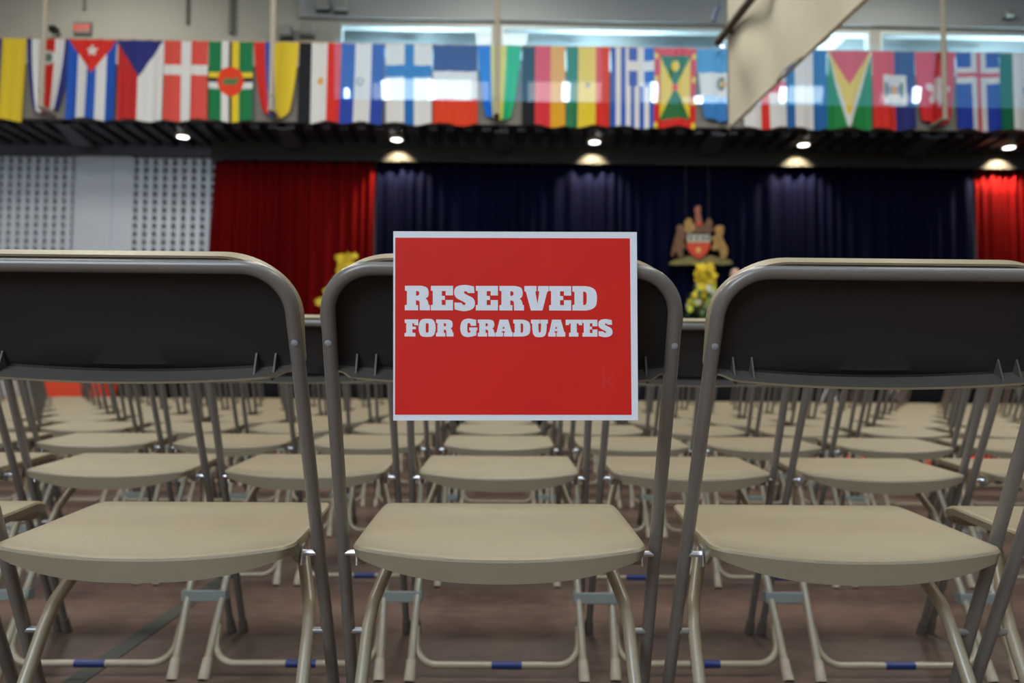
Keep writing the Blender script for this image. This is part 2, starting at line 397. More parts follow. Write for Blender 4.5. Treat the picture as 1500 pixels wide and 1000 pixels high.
# ------------------------------------------------------------ flags
RED = (.72, .035, .025); WHT = (.74, .75, .76); NVY = (.03, .035, .20); BLU = (.02, .10, .50); GRN = (.015, .20, .075); YEL = (.80, .60, .04); BLK = (.012, .015, .02); GLD = (.75, .38, .03)
SKY = (.12, .38, .70)
def vs(cols, edges):
    def f(u, v):
        for c, e in zip(cols, edges):
            if u < e: return c
        return cols[-1]
    return f
def hs(cols, edges): g = vs(cols, edges); return lambda u, v: g(v, u)
def disc(f, cu, cv, r, c):
    def g(u, v): return c if (u - cu) ** 2 + ((v - cv) * 1.7) ** 2 < r * r else f(u, v)
    return g
def star(u, v, cu, cv, r, n=5):
    du, dv = u - cu, (v - cv) * 1.7; rr = math.hypot(du, dv); a = (math.atan2(du, -dv) % (2 * pi / n)) - pi / n
    return rr < r * (.42 + .58 * (abs(a) / (pi / n)) ** 1.4)
def cuba(u, v):
    if v < .42 and abs(u - .5) < .5 * (1 - v / .42): return WHT if star(u, v, .5, .14, .13) else RED
    return vs((BLU, WHT, BLU, WHT, BLU), (.2, .4, .6, .8, 1))(u, v)
def czech(u, v):
    if v < .46 and abs(u - .47) < .52 * (1 - v / .46): return NVY
    return (.55, .03, .03) if u < .45 else WHT
def denmark(u, v): return WHT if .38 < u < .62 or .30 < v < .43 else (.70, .09, .07)
def dominica(u, v):
    if math.hypot(u - .5, (v - .5) * 1.6) < .29:
        return (.1, .2, .08) if abs((u - .5) + (v - .5) * 1.2) < .16 and abs(v - .5) < .045 else (.78, .06, .02)
    if .30 < u < .46: return WHT
    if .46 < u < .52: return BLK
    if .52 < u < .68: return YEL
    if .39 < v < .46: return YEL
    if .46 < v < .51: return BLK
    if .51 < v < .60: return WHT
    return GRN
def finland(u, v): return (.02, .16, .50) if .40 < u < .62 or .27 < v < .42 else WHT
def greece(u, v):
    if v < .48 and u > .42:
        return WHT if .62 < u < .78 or .17 < v < .29 else BLU
    return (BLU, WHT)[int(u * 9) % 2]
def grenada(u, v):
    if u < .13 or u > .87 or v < .10 or v > .90: return YEL if (int(v * 14) % 4 == 1 and (u < .1 or u > .92)) else (.66, .025, .02)
    a, b_ = (u - .13) / .74, (v - .10) / .80
    if math.hypot(a - .5, (b_ - .16) * 1.5) < .13: return YEL
    if math.hypot(a - .5, (b_ - .5) * 1.5) < .09: return RED
    return (.03, .16, .05) if abs(a - .5) < abs(b_ - .5) else YEL
def guyana(u, v):
    d = abs(u - .5)
    if d < .48 * (1 - v / .44): return (.70, .06, .06)
    if d < .50 * (1 - v / .86) + .0: return YEL
    if d < .50 * (1 - v / 1.0) + .02: return WHT
    return (.02, .26, .07)
def haiti(u, v):
    if .24 < u < .80 and .30 < v < .70:
        du, dv = abs(u - .5), abs(v - .5)
        return (.05, .15, .1) if (du > .17 and du < .22 and dv < .1) else (GLD if du < .06 and dv < .06 else ((.1, .1, .4) if .08 < du < .13 and dv < .05 else WHT))
    return RED if u < .52 else NVY
def hongkong(u, v):
    du, dv = u - .55, (v - .55) * 1.6; r = math.hypot(du, dv); a = math.atan2(dv, du)
    return (.85, .70, .72) if r < .34 * (.35 + .65 * abs(cos(a * 2.5 + .6))) else (.72, .03, .04)
def iceland(u, v):
    if .47 < u < .56 or .265 < v < .32: return (.65, .03, .04)
    if .33 < u < .70 or .20 < v < .40: return WHT
    return (.02, .05, .42)
def england(u, v): return RED if .40 < u < .62 or .42 < v < .56 else WHT
def france(u, v): return hs((NVY, WHT, (.75, .06, .02)), (.33, .68, 1))(u, v)
def costa(u, v):
    if math.hypot(u - .5, (v - .25) * 1.6) < .15: return WHT if math.hypot(u - .5, (v - .25) * 1.6) > .09 else (.15, .25, .2)
    return vs((NVY, WHT, RED, WHT, NVY), (.12, .38, .64, .86, 1))(u, v)
def egypt(u, v):
    return GLD if math.hypot(u - .52, (v - .48) * 1.6) < .07 else vs((BLK, WHT, RED), (.30, .68, 1))(u, v)
def salvador(u, v):
    r = math.hypot(u - .45, (v - .48) * 1.6)
    return (.25, .35, .35) if .05 < r < .09 else vs(((.03, .07, .42), WHT, (.03, .07, .42)), (.31, .70, 1))(u, v)
def argent(u, v):
    if abs(math.hypot(u - .60, (v - .48) * 1.6) - .1) < .05 and u < .65: return (.2, .22, .12)
    if math.hypot(u - .64, (v - .5) * 1.6) < .07: return GLD
    return hs(((.08, .30, .62), WHT, (.05, .22, .55)), (.33, .66, 1))(u, v)
def india(u, v):
    r = math.hypot(u - .60, (v - .48) * 1.6)
    return (.15, .2, .5) if .05 < r < .11 and int(r * 70) % 2 == 0 else vs(((.01, .15, .07), WHT, (.8, .3, .05)), (.30, .95, 1))(u, v)
def ghana(u, v): return (.15, .2, .25) if star(u, v, .5, .48, .07) else vs(((.03, .20, .09), YEL, RED), (.28, .69, 1))(u, v)
FL = [ # left px, right px, bottom px, paint, pinch, label
 (-31, 37, 176, vs((NVY, YEL), (.48, 1)), 0, 'navy and plain yellow striped flag at the left end of the balcony'),
 (38, 103, 166, costa, .45, 'gathered flag of navy, white and red stripes with small round emblem'),
 (99, 170, 174, cuba, 0, 'blue and white striped flag with red triangle and white star'),
 (172, 239, 176, czech, 0, 'flag with navy triangle over red and white halves'),
 (240, 304, 176, denmark, 0, 'red flag with a plain white cross'),
 (305, 370, 177, dominica, 0, 'green flag with striped cross and red disc in the centre'),
 (371, 437, 172, vs((RED, BLU, YEL), (.24, .46, 1)), .38, 'gathered flag of red, blue and wide yellow stripes'),
 (438, 499, 179, egypt, 0, 'black, white and red striped flag with tiny gold emblem'),
 (500, 563, 180, salvador, 0, 'blue, white and blue striped flag with faint round emblem beside the tricolour with gold emblem'),
 (565, 632, 181, finland, 0, 'white flag with a plain blue cross'),
 (634, 699, 182, france, 0, 'flag with navy top, white middle and red bottom'),
 (700, 763, 176, vs(((.01, .18, .72), (.78, .75, .15), (.02, .50, .22)), (.29, .66, 1)), .40, 'gathered flag of blue, yellow and green stripes'),
 (765, 828, 184, vs((BLK, (.70, .04, .05), GLD), (.30, .66, 1)), 0, 'black, red and orange-gold striped flag'),
 (830, 893, 185, ghana, 0, 'green, yellow and red striped flag with tiny dark star'),
 (895, 958, 186, greece, 0, 'blue and white narrow striped flag with white cross in corner'),
 (959, 1020, 186, grenada, 0, 'red bordered flag with yellow and green triangles'),
 (1021, 1084, 178, argent, .35, 'light blue and white flag with dark emblem left of the cream divider curtain'),
 (1088, 1150, 187, england, 0, 'white flag with a red cross half hidden by the cream curtain'),
 (1152, 1211, 188, vs(((.02, .14, .42), WHT, (.02, .14, .42)), (.20, .66, 1)), 0, 'plain blue, white and blue striped flag right of the cream divider curtain'),
 (1212, 1277, 188, guyana, 0, 'green flag with nested yellow arrowhead and red triangle'),
 (1278, 1339, 189, haiti, 0, 'red and navy flag with white square panel in the middle'),
 (1340, 1400, 182, hongkong, .30, 'gathered red flag with white five petal flower'),
 (1401, 1463, 190, iceland, 0, 'blue flag with white and red double cross'),
 (1464, 1530, 191, india, 0, 'dark green and white striped flag with small wheel at the right end'),
]
def make_flag(px0, px1, pyb, fn, pinch, label, seed):
    rnd = random.Random(seed); NX, NZ = 44, 72; Yf = YB - .10
    xa, xb = at(px0, 100, Yf).x, at(px1, 100, Yf).x; zt = RAIL - .02; zb = at((px0 + px1) / 2, pyb, Yf).z
    cx = (xa + xb) / 2; a1, a2, p1 = rnd.uniform(.5, 1), rnd.uniform(.3, .7), rnd.uniform(0, 6)
    me = bpy.data.meshes.new('flag'); V = []; Fc = []
    for j in range(NZ + 1):
        v = j / NZ
        for i in range(NX + 1):
            u = i / NX; q = v ** 1.5
            sq = 1 - pinch * q
            skew = (rnd_sk * q)if False else 0
            X = cx + (xa + (xb - xa) * u - cx) * sq + .03 * q * sin(p1)
            am = .012 + .02 * v + pinch * .03 * v
            Yy = Yf + am * a1 * sin(u * 2 * pi * (1.6 + pinch * 2) + p1 + v * .8) + am * .5 * a2 * sin(u * 2 * pi * 4.1 + p1 * 2)
            hem = .03 * sin(u * pi * 2 + p1) * v ** 3 + pinch * .30 * (abs(u - .5) * 2) ** 2 * v ** 3
            Z = zt - .015 * (1 - (2 * ((u * 3) % 1) - 1) ** 2) * (1 - v) + (zb - zt) * v + hem
            V.append((X, Yy, Z))
    for j in range(NZ):
        for i in range(NX):
            k = j * (NX + 1) + i; Fc.append((k, k + 1, k + NX + 2, k + NX + 1))
    me.from_pydata(V, [], Fc); me.materials.append(flagm)
    at_ = me.color_attributes.new('print', 'BYTE_COLOR', 'CORNER')
    buf = []
    for j in range(NZ):
        for i in range(NX):
            c = fn((i + .5) / NX, (j + .5) / NZ)
            for _ in range(4): buf += [c[0], c[1], c[2], 1]
    at_.data.foreach_set('color', buf)
    for p in me.polygons: p.use_smooth = True
    o = bpy.data.objects.new('flag', me); COL.objects.link(o)
    tag(o, label, 'flag', 'national flags hung along the balcony')
for i, f in enumerate(FL): make_flag(*f, seed=i * 13 + 1)

# glass balustrade in front of the flags, leaned out to mirror the added panels
YG = YB - .29; TILT = R(6.0)
GB = at(750, 148.5, YG).z
gb = thing('glass_balustrade', 'clear glass balustrade panels reflecting bright patches, before the flags', 'balustrade', (0, YG, GB))
gx = [at(p, 100, YG).x for p in (490, 728, 1056, 1383)]; gx.append(gx[-1] + 4.6)
GH = (RAIL - GB) / cos(TILT)
for k, (a, b_) in enumerate(zip(gx, gx[1:])):
    bm = bmesh.new(); bm.faces.new([bm.verts.new(p) for p in ((a + .01, 0, 0), (b_ - .01, 0, 0), (b_ - .01, -GH * sin(TILT), GH * cos(TILT)), (a + .01, -GH * sin(TILT), GH * cos(TILT)))])
    mesh_ob('glass_panel', bm, glass, gb, False)
    mesh_ob('clamp', boxb(b_ - .03, b_ + .03, -.10, .26, GH - .14, GH - .08), chrome, gb, False)

# unseen glowing panels added on the rear wall for the balustrade to mirror
nG = Vector((0, -cos(TILT), -sin(TILT))); C0 = Vector((0, 0, CAM_H))
def mirrored(px, py, Yr=-6.93):
    d = (rot @ Vector(((px - 750) / F, (500 - py) / F, -1.0, 0))).to_3d()
    P0 = Vector((0, YG, GB)); t_ = (P0 - C0).dot(nG) / d.dot(nG); h = C0 + d * t_
    r_ = d - 2 * d.dot(nG) * nG; return h + r_ * ((Yr - h.y) / r_.y)
cw = struct('window_5', boxb(mirrored(480, 100).x, 26.8, -6.99, -6.97, mirrored(750, 152).z, mirrored(750, 60).z), emit('pale_glow', (.24, .66, 1.0), 1.25), label='added glowing panel on the rear wall, mirrored in the balustrade')
bright = emit('bright_glow', (.95, .99, 1), 26.0); mid = emit('mid_glow', (.72, .90, 1), 7.0); dim = emit('dim_glow', (.80, .90, 1), 3.2)  # glows for the added patches that the glass mirrors across the flags
def pane(a, b_, y0, y1, m):
    p_, q_ = mirrored(a, y1), mirrored(b_, y0); mesh_ob('pane', boxb(min(p_.x, q_.x), max(p_.x, q_.x), -6.96, -6.93, min(p_.z, q_.z), max(p_.z, q_.z)), m, cw, False)
for a, b_, y0, y1 in ((505, 511, 130, 143), (560, 570, 118, 145), (627, 637, 118, 145), (824, 834, 121, 148), (888, 899, 121, 148), (953, 963, 121, 148), (1018, 1030, 141, 151), (1142, 1152, 127, 149), (1337, 1349, 128, 150)): pane(a, b_, y0, y1, bright)
for a, b_, y0, y1, m in ((572, 625, 116, 146, mid), (639, 690, 118, 146, mid), (546, 558, 122, 146, dim), (692, 716, 120, 146, dim), (774, 822, 121, 148, dim), (836, 886, 121, 148, dim), (901, 951, 121, 148, dim), (1032, 1066, 142, 150, mid), (1000, 1016, 142, 149, dim), (1154, 1206, 127, 150, mid), (1110, 1140, 134, 150, dim), (1290, 1335, 138, 150, dim)): pane(a, b_, y0, y1, m)

# poles from balcony edge to ceiling
for i, px in enumerate(POLES):
    if i == 3: continue
    t = thing('flag_pole', 'thin cream vertical pole in front of the %s' % ('navy, white and red striped flag with emblem', 'wide yellow striped flag', 'blue, yellow and green flag', '', 'red flag with white flower')[i], 'pole', (px, YB - .50, SOFF + .1), group='cream poles along the balcony')
    mesh_ob('shaft', tubeb([(0, 0, 0), (0, 0, 12.2 - SOFF)], .05, 10), polem, t)
    mesh_ob('bracket', boxb(-.06, .06, -.02, .50, 0, .05), polem, t, False)
    if True:
        mesh_ob('collar', tubeb([(0, 0, .3), (0, 0, .38)], .06, 10), polem, t)

# fixtures on the upper wall
p = at(117, 38, YW - .2)
t = thing('exit_sign', 'small grey exit sign with red letters high on the left wall', 'sign', (p.x, YW, p.z))
mesh_ob('case', boxb(-.24, .24, -.08, .0, -.17, .17, .01), mat('grey_case', (.16, .15, .14), .6), t)
mesh_ob('face', boxb(-.19, .19, -.09, -.08, -.12, .12), mat('pale_face', (.34, .26, .24), .6), t, False)
text_ob('lettering', 'EXIT', .22, emit('exit_red', (.8, .06, .04), .25), t, (0, -.093, 0), .003, .004, 'CENTER')
p = at(82, 46, YW - .2)
t = thing('camera_box', 'small black security camera beside the exit sign', 'camera', (p.x, YW - .3, p.z))
mesh_ob('body', boxb(-.09, .09, -.12, .12, -.08, .08, .02), blk, t); mesh_ob('arm', tubeb([(0, .1, 0), (0, .3, 0)], .03), blk, t); mesh_ob('lens', tubeb([(0, -.12, -.01), (.0, -.17, -.02)], .045), blk, t)
for i, (px, py, lb) in enumerate(((416, 42, 'left of the pair low beside the yellow flag pole'), (449, 42, 'right of the pair low near the windows'), (472, 4, 'upper left above the window corner'), (498, 6, 'upper right above the window corner'), (1480, 19, 'alone above the far right window'))):
    p = at(px, py, YW - .3); s = 1 if px < 1000 else .6
    t = thing('flood_light', 'small grey flood light, ' + lb, 'light', (p.x, YW - (.12 if i else 0) if px > 440 else YW, p.z), group='flood lights on the upper wall')
    mesh_ob('head', boxb(-.17 * s, .17 * s, -.24, -.1, -.14 * s, .16 * s, .02), mat('light_grey', (.30, .30, .28), .6), t)
    mesh_ob('yoke', boxb(-.19 * s, .19 * s, -.1, 0, -.2 * s, -.15 * s), steel, t, False)
for i, px in enumerate((122, 273, 338)):
    p = at(px, 6, YW - .1); q = at(px, (12, 34, 48)[i], YW - .1)
    o = mesh_ob('conduit', tubeb([(p.x, YW - .06, 12.2), (q.x, YW - .06, q.z)], (.035, .04, .08)[i]), mat('conduit_grey', (.17, .165, .145), .7))
    tag(o, ('short', 'middle long', 'thick')[i] + ' grey conduit running down the upper left wall', 'conduit', 'conduits on the upper wall')

# ------------------------------------------------------------ cream divider curtain and its pipe
XD = at(1068, 120, 12).x
t = thing('divider_curtain', 'large cream fabric divider curtain hanging edge-on, brown pipe along it', 'curtain', (0, 0, 0))
def hem(y): return at(1068, 188, 12).z + (at(1272, 0, 7.46).z - at(1068, 188, 12).z) * (12 - y) / 4.54
rings = []
for j in range(41):
    f = j / 40; row = []
    for k in range(121):
        y = 12 - 8.5 * k / 120; z0 = hem(y); z1 = 11.9; g = f ** 1.8; z = z0 + (z1 - z0) * g
        bul = .05 * sin(y * 2.1 + z * .8) + .035 * sin(y * 4.7 - z * 1.7) * max(0, 1 - abs(z - z0 - .6) / 1.4)
        d = Vector(((y - 11.0) / .5, (z - z0 - .75) / .45)); bul -= .09 * math.exp(-d.length_squared)
        if y > 11.9: bul = 0
        row.append((XD + bul + (3.41 - 3.41), y, z))
    rings.append(row)
bm = bmesh.new(); loft(bm, rings, closed=False); o = mesh_ob('cloth', bm, cream, t); md = o.modifiers.new('s', 'SOLIDIFY'); md.thickness = .012
a = at(1062, 58, 12.05); b_ = at(1114, 0, 10.55); dr = (b_ - a); dr.x = 0
pa = Vector((XD - .13, a.y + .1, a.z)); pb = pa + dr * 5
mesh_ob('pipe', tubeb([pa, pb], .06), brown, t)
mesh_ob('bottom_hem', tubeb([(XD - .01, 12 - 8.5 * k / 60, hem(12 - 8.5 * k / 60) + .0) for k in range(61)], .022, 8), cream, t)
mesh_ob('upper_fold', boxb(XD - .16, XD - .07, pb.y, 12.02, pa.z + .42, 11.8, .02), mat('pale_cream_fabric', (.45, .41, .33), .9), t) if False else None
for k in range(3):
    yy = 11.6 - 2.6 * k; zz = pa.z + (pb.z - pa.z) * (pa.y - yy) / (pa.y - pb.y)
    mesh_ob('strap', boxb(XD - .2, XD + .02, yy - .03, yy + .03, zz - .07, zz + .07, .01), brown, t)
p = at(1049, 18, 14)
t = thing('hanging_cable', 'thin hanging cable with blue hook beside the cream divider curtain', 'cable', (p.x, 14, p.z))
mesh_ob('wire', tubeb([(.10, 0, 4.5), (.12, 0, .6), (0, 0, -.1)], .012, 6), steel, t); mesh_ob('wire', tubeb([(.25, 0, 4.5), (.2, 0, -1.9)], .012, 6), steel, t)
mesh_ob('hook', tubeb([(.04, 0, .12), (-.01, 0, -.02), (-.05, 0, -.16)], .04, 8), mat('blue_hook', (.02, .05, .16), .5), t)

# ------------------------------------------------------------ crest on the backdrop
def cr(x, y): p_ = at(960 + x / 5, 280 + y / 5, YC - .3); return (p_.x, p_.z)
c0 = cr(312, 400)
t = thing('coat_of_arms', 'gold and red coat of arms with two supporters on navy curtain', 'crest', (0, YC - .3, 0))
def cpart(name, pts, m, y0=-.03, y1=.05, smooth=2, holes=()):
    P = [cr(*q) for q in pts]
    for _ in range(smooth):
        P = [((a[0] * (1 - w_) + b_[0] * w_), (a[1] * (1 - w_) + b_[1] * w_)) for a, b_ in zip(P, P[1:] + P[:1]) for w_ in (.25, .75)]
    bm = bmesh.new(); prism(bm, P, y0=y0, y1=y1); return mesh_ob(name, bm, m, t)
cpart('compartment', [(100, 525), (140, 500), (200, 490), (250, 470), (330, 498), (400, 465), (450, 485), (520, 495), (570, 515), (560, 540), (330, 535), (105, 540)], crgrn, .0, .06)
cpart('shield', [(228, 375), (226, 400), (245, 450), (285, 485), (312, 498), (340, 485), (380, 450), (398, 400), (398, 375)], crred, -.05, .0, 1)
cpart('shield_chief', [(230, 318), (396, 318), (398, 377), (228, 377)], crwht, -.055, .0, 0)
for x_ in (255, 300, 345, 380): cpart('chief_charge', [(x_ - 9, 335), (x_ + 9, 335), (x_ + 10, 360), (x_ - 10, 360)], crblue, -.062, -.054, 1)
cpart('chief_edge', [(226, 312), (398, 312), (398, 322), (226, 322)], crblue, -.06, 0, 0)
st = []
for k in range(12): r_ = 28 if k % 2 == 0 else 14; st.append((310 + r_ * sin(k * pi / 6), 435 - r_ * cos(k * pi / 6)))
cpart('star', st, mat('star_gold', (.75, .45, .10), .5), -.062, -.05, 0)
cpart('helmet', [(285, 318), (280, 280), (295, 262), (330, 258), (348, 280), (345, 318)], goldd, -.06, .0)
cpart('mantling', [(282, 300), (225, 315), (205, 290), (215, 250), (208, 225), (240, 195), (262, 205), (270, 235), (290, 250), (290, 280)], gold, -.04, .02)
cpart('mantling', [(345, 300), (392, 312), (430, 285), (405, 270), (420, 240), (395, 195), (375, 205), (365, 240), (340, 250)], goldd, -.04, .02)
cpart('wreath', [(285, 255), (290, 235), (338, 235), (345, 255)], crred, -.065, .0, 1)
cpart('crest_figure', [(290, 238), (286, 190), (292, 160), (280, 140), (295, 112), (318, 105), (330, 130), (322, 160), (335, 200), (338, 238)], mat('crest_pink', (.42, .12, .06), .5, noise=.5, nscale=15), -.05, .01)
cpart('supporter', [(150, 260), (175, 245), (200, 250), (212, 275), (200, 300), (222, 330), (225, 350), (205, 345), (205, 380), (225, 420), (215, 430), (195, 415), (200, 450), (210, 485), (160, 490), (165, 455), (140, 440), (130, 480), (118, 485), (120, 420), (135, 380), (145, 330), (158, 300)], goldd, -.04, .05)
cpart('supporter', [(480, 250), (500, 262), (498, 300), (485, 330), (498, 370), (520, 400), (530, 440), (520, 480), (500, 500), (470, 495), (478, 455), (450, 420), (430, 440), (405, 420), (420, 390), (432, 370), (400, 350), (405, 335), (440, 330), (440, 300), (425, 275), (440, 255)], gold, -.04, .05)
mesh_ob('hanging_wire', tubeb([(c0[0] - .25, .06, c0[1] + .3), (c0[0] - .25, .06, CT)], .006, 6), blk, t); mesh_ob('hanging_wire', tubeb([(c0[0] + .25, .06, c0[1] + .3), (c0[0] + .25, .06, CT)], .006, 6), blk, t)

# ------------------------------------------------------------ flowers on stands
def petal_me():
    bm = bmesh.new(); 
    for k in range(6):
        a_ = k * pi / 3; c_, s_ = cos(a_), sin(a_)
        v0 = bm.verts.new((0, 0, 0)); v1 = bm.verts.new((.035 * c_ - .018 * s_, .035 * s_ + .018 * c_, .014)); v2 = bm.verts.new((.06 * c_, .06 * s_, .006)); v3 = bm.verts.new((.035 * c_ + .018 * s_, .035 * s_ - .018 * c_, .014))
        bm.faces.new((v0, v1, v2, v3))
    lathe(bm, [(.004, -.006), (.014, .004), (.012, .016), (.003, .02)], 6)
    return bm
def leaf_bm():
    bm = bmesh.new(); L = [(0, 0, 0), (.03, .05, .02), (.035, .11, .03), (0, .20, -.01), (-.035, .11, .03), (-.03, .05, .02)]
    vv = [bm.verts.new(p_) for p_ in L]; m_ = bm.verts.new((0, .1, .045)); n_ = len(vv)
    for k in range(n_): bm.faces.new((vv[k], vv[(k + 1) % n_], m_))
    return bm
blooms = {}
def flowers(px, ytop, ybase, wpx, label, seed, Yp=13.5, peak=.5):
    rnd = random.Random(seed); c = at(px, ybase, Yp); tp = at(px, ytop, Yp).z; wd = wpx * Yp / F; H = tp - c.z
    t = thing('flower_arrangement', label, 'flowers', (c.x, Yp, SH), group='flower arrangements on the stage')
    hz = c.z - SH
    bm = bmesh.new(); lathe(bm, [(.16, 0), (.16, .03), (.04, .06), (.035, hz - .28), (.13, hz - .24), (.13, hz - .21)], 16); mesh_ob('pedestal', bm, blk, t)
    bm = bmesh.new(); lathe(bm, [(.07, hz - .21), (.11, hz - .12), (.12, hz - .03), (.10, hz)], 16); mesh_ob('vase', bm, plantg, t)
    def place(src, name, m, loc, rot_, s):
        key = (name, m.name)
        if key not in blooms: o = mesh_ob(name, src(), m, t, False); blooms[key] = o.data
        else: o = bpy.data.objects.new(name, blooms[key]); COL.objects.link(o); o.parent = t
        o.location = loc; o.rotation_euler = rot_; o.scale = (s, s, s)
    for k in range(130):
        f = rnd.random() ** .9; ang = rnd.uniform(0, 2 * pi)
        if f > .62: rad = wd * .20 * (1 - .25 * (f - .62))
        else: rad = wd * (.5 - .38 * f / .62)
        rad *= rnd.uniform(.5, 1) ; z = hz + H * (.02 + f * .96)
        m_ = yel if f > .6 or rnd.random() < .5 else (yel2 if rnd.random() < .55 else whi)
        place(petal_me, 'bloom', m_, (rad * cos(ang) + peak_off(f, peak, wd), rad * sin(ang) * .8, z), (rnd.uniform(.7, 1.9) * 1, rnd.uniform(-.4, .4), rnd.uniform(-.8, .8)), rnd.uniform(1.0, 1.5))
    for k in range(60):
        ang = rnd.uniform(0, 2 * pi); f = rnd.random() * .5
        rad = wd * .2 * (1 - f); place(leaf_bm, 'leaf', plantg, (rad * cos(ang), rad * sin(ang), hz + H * f - .03), (rnd.uniform(-.7, .6), 0, ang - pi / 2), rnd.uniform(.8, 1.25))
def peak_off(f, peak, wd): return (peak - .5) * wd * max(0, f - .3)
flowers(1033, 388, 456, 68, 'yellow and lime flower arrangement on stand below the crest', 5)
flowers(507, 374, 446, 84, 'yellow flower arrangement on stand before the red left curtain', 9)

# ------------------------------------------------------------ person on the stage
pp = at(1077, 403, 14.0)
pt = thing('person', 'person standing on the stage beside the flowers, only the head showing', 'person', (pp.x, 14.0, SH))
sc_ = (pp.z - SH + .10) / 1.75
me = bpy.data.meshes.new('body'); J = [(0, 0, .95, .15), (0, 0, 1.12, .14), (0, 0, 1.32, .165), (0, 0, 1.44, .10), (0, 0, 1.52, .055), (0, -.01, 1.57, .06),
 (.19, 0, 1.40, .06), (.25, .0, 1.12, .045), (.24, -.08, .86, .033), (-.19, 0, 1.40, .06), (-.25, 0, 1.12, .045), (-.24, -.08, .86, .033),
 (.10, 0, .88, .095), (.11, -.01, .48, .062), (.12, .02, .09, .045), (-.10, 0, .88, .095), (-.11, -.01, .48, .062), (-.12, .02, .09, .045), (.12, -.13, .035, .035), (-.12, -.13, .035, .035)]
Eg = [(0, 1), (1, 2), (2, 3), (3, 4), (4, 5), (3, 6), (6, 7), (7, 8), (3, 9), (9, 10), (10, 11), (0, 12), (12, 13), (13, 14), (0, 15), (15, 16), (16, 17), (14, 18), (17, 19)]
me.from_pydata([j[:3] for j in J], Eg, []); body = bpy.data.objects.new('body', me); COL.objects.link(body); body.parent = pt; body.scale = (sc_,) * 3; me.materials.append(suit)
md = body.modifiers.new('skin', 'SKIN'); md.use_smooth_shade = True
for i, v in enumerate(me.skin_vertices[0].data): v.radius = (J[i][3], J[i][3] * (.72 if i in (0, 1, 2) else 1)); v.use_root = i == 0
body.modifiers.new('sub', 'SUBSURF').render_levels = 2
def ell(bm, c, r, n=16, m=10, f=None):
    rings = []
    for j in range(1, m):
        th = pi * j / m
        rings.append([(c[0] + r[0] * sin(th) * cos(2 * pi * k / n), c[1] + r[1] * sin(th) * sin(2 * pi * k / n), c[2] + r[2] * cos(th)) for k in range(n)])
    if f: rings = [[f(p_) for p_ in rg] for rg in rings]
    loft(bm, rings, capa=True, capb=True)
bm = bmesh.new(); ell(bm, (0, -.02, 1.645), (.076, .098, .115), f=lambda p_: (p_[0] * (1 if p_[2] > 1.62 else 1 - (1.62 - p_[2]) * 2.4), p_[1] - (.01 if p_[2] < 1.6 else 0), p_[2]))
tube(bm, [(0, 0, 1.47), (0, -.01, 1.58)], [.062, .055], 12)
for s_ in (-1, 1): ell(bm, (s_ * .078, .0, 1.64), (.012, .022, .032), 8, 6)
ell(bm, (0, -.125, 1.625), (.014, .02, .022), 8, 6); ell(bm, (0, -.113, 1.588), (.024, .008, .006), 8, 6)
o = mesh_ob('head', bm, skin, pt); o.scale = (sc_,) * 3
bm = bmesh.new()
for s_ in (-1, 1): ell(bm, (s_ * .03, -.105, 1.65), (.012, .012, .007), 8, 6)
o = mesh_ob('eye', bm, blk, pt); o.scale = (sc_,) * 3
bm = bmesh.new(); ell(bm, (0, .012, 1.672), (.083, .096, .102), f=lambda p_: (p_[0], max(p_[1], -.05 + (1.76 - p_[2]) * .6 - .03), p_[2]))
o = mesh_ob('hair', bm, hairm, pt); o.scale = (sc_,) * 3
for s_ in (-1, 1):
    bm = bmesh.new(); ell(bm, (s_ * .24, -.10, .81), (.022, .036, .045), 10, 8)
    for k in range(4): x_ = s_ * (.24) + 0; tube(bm, [(x_, -.128 + k * .018, .78), (x_ - s_ * .004, -.132 + k * .018, .735), (x_ - s_ * .014, -.132 + k * .018, .70 + abs(k - 1.5) * .008)], [.0085, .008, .006], 7)
    tube(bm, [(s_ * .235, -.128, .82), (s_ * .225, -.15, .79), (s_ * .215, -.155, .76)], [.010, .009, .007], 7)
    o = mesh_ob('hand', bm, skin, pt); o.scale = (sc_,) * 3

# ------------------------------------------------------------ things at the sides of the stage
a = at(45, 588, 11.0); b_ = at(147, 588, 11.0)
t = thing('gym_mat', 'orange-red vinyl block with dark band at the floor by the left wall', 'gym mat', ((a.x + b_.x) / 2, 11.0, 0)); hw = (b_.x - a.x) / 2
mesh_ob('pad', boxb(-hw, hw, -.0, .48, a.z, a.z + .38, .02), matred, t); mesh_ob('band', boxb(hw - .24, hw - .16, -.012, .49, a.z - .005, a.z + .385, .004), strap, t)
mesh_ob('base', boxb(-hw + .02, hw - .02, .02, .46, .06, a.z - .01), blk, t, False)
for sx in (-1, 1):
    for yy in (.1, .38): mesh_ob('wheel', tubeb([(sx * (hw - .15) - .02, yy, .035), (sx * (hw - .15) + .02, yy, .035)], .035, 12), blk, t)
a = at(-60, 584, 11.0); b_ = at(12, 584, 11.0)
t = thing('white_table', 'white box table at the far left behind the chairs', 'table', ((a.x + b_.x) / 2, 11.0, 0)); hw = (b_.x - a.x) / 2
mesh_ob('top', boxb(-hw, hw, 0, .6, a.z, a.z + .36, .015), whitebx, t)
for sx in (-1, 1):
    for yy in (.05, .55): mesh_ob('leg', boxb(sx * (hw - .05) - .02, sx * (hw - .05) + .02, yy - .02, yy + .02, 0, a.z), blk, t, False)
mesh_ob('skirt', boxb(-hw + .02, hw - .02, .03, .57, .05, a.z - .005), navyv, t, False)
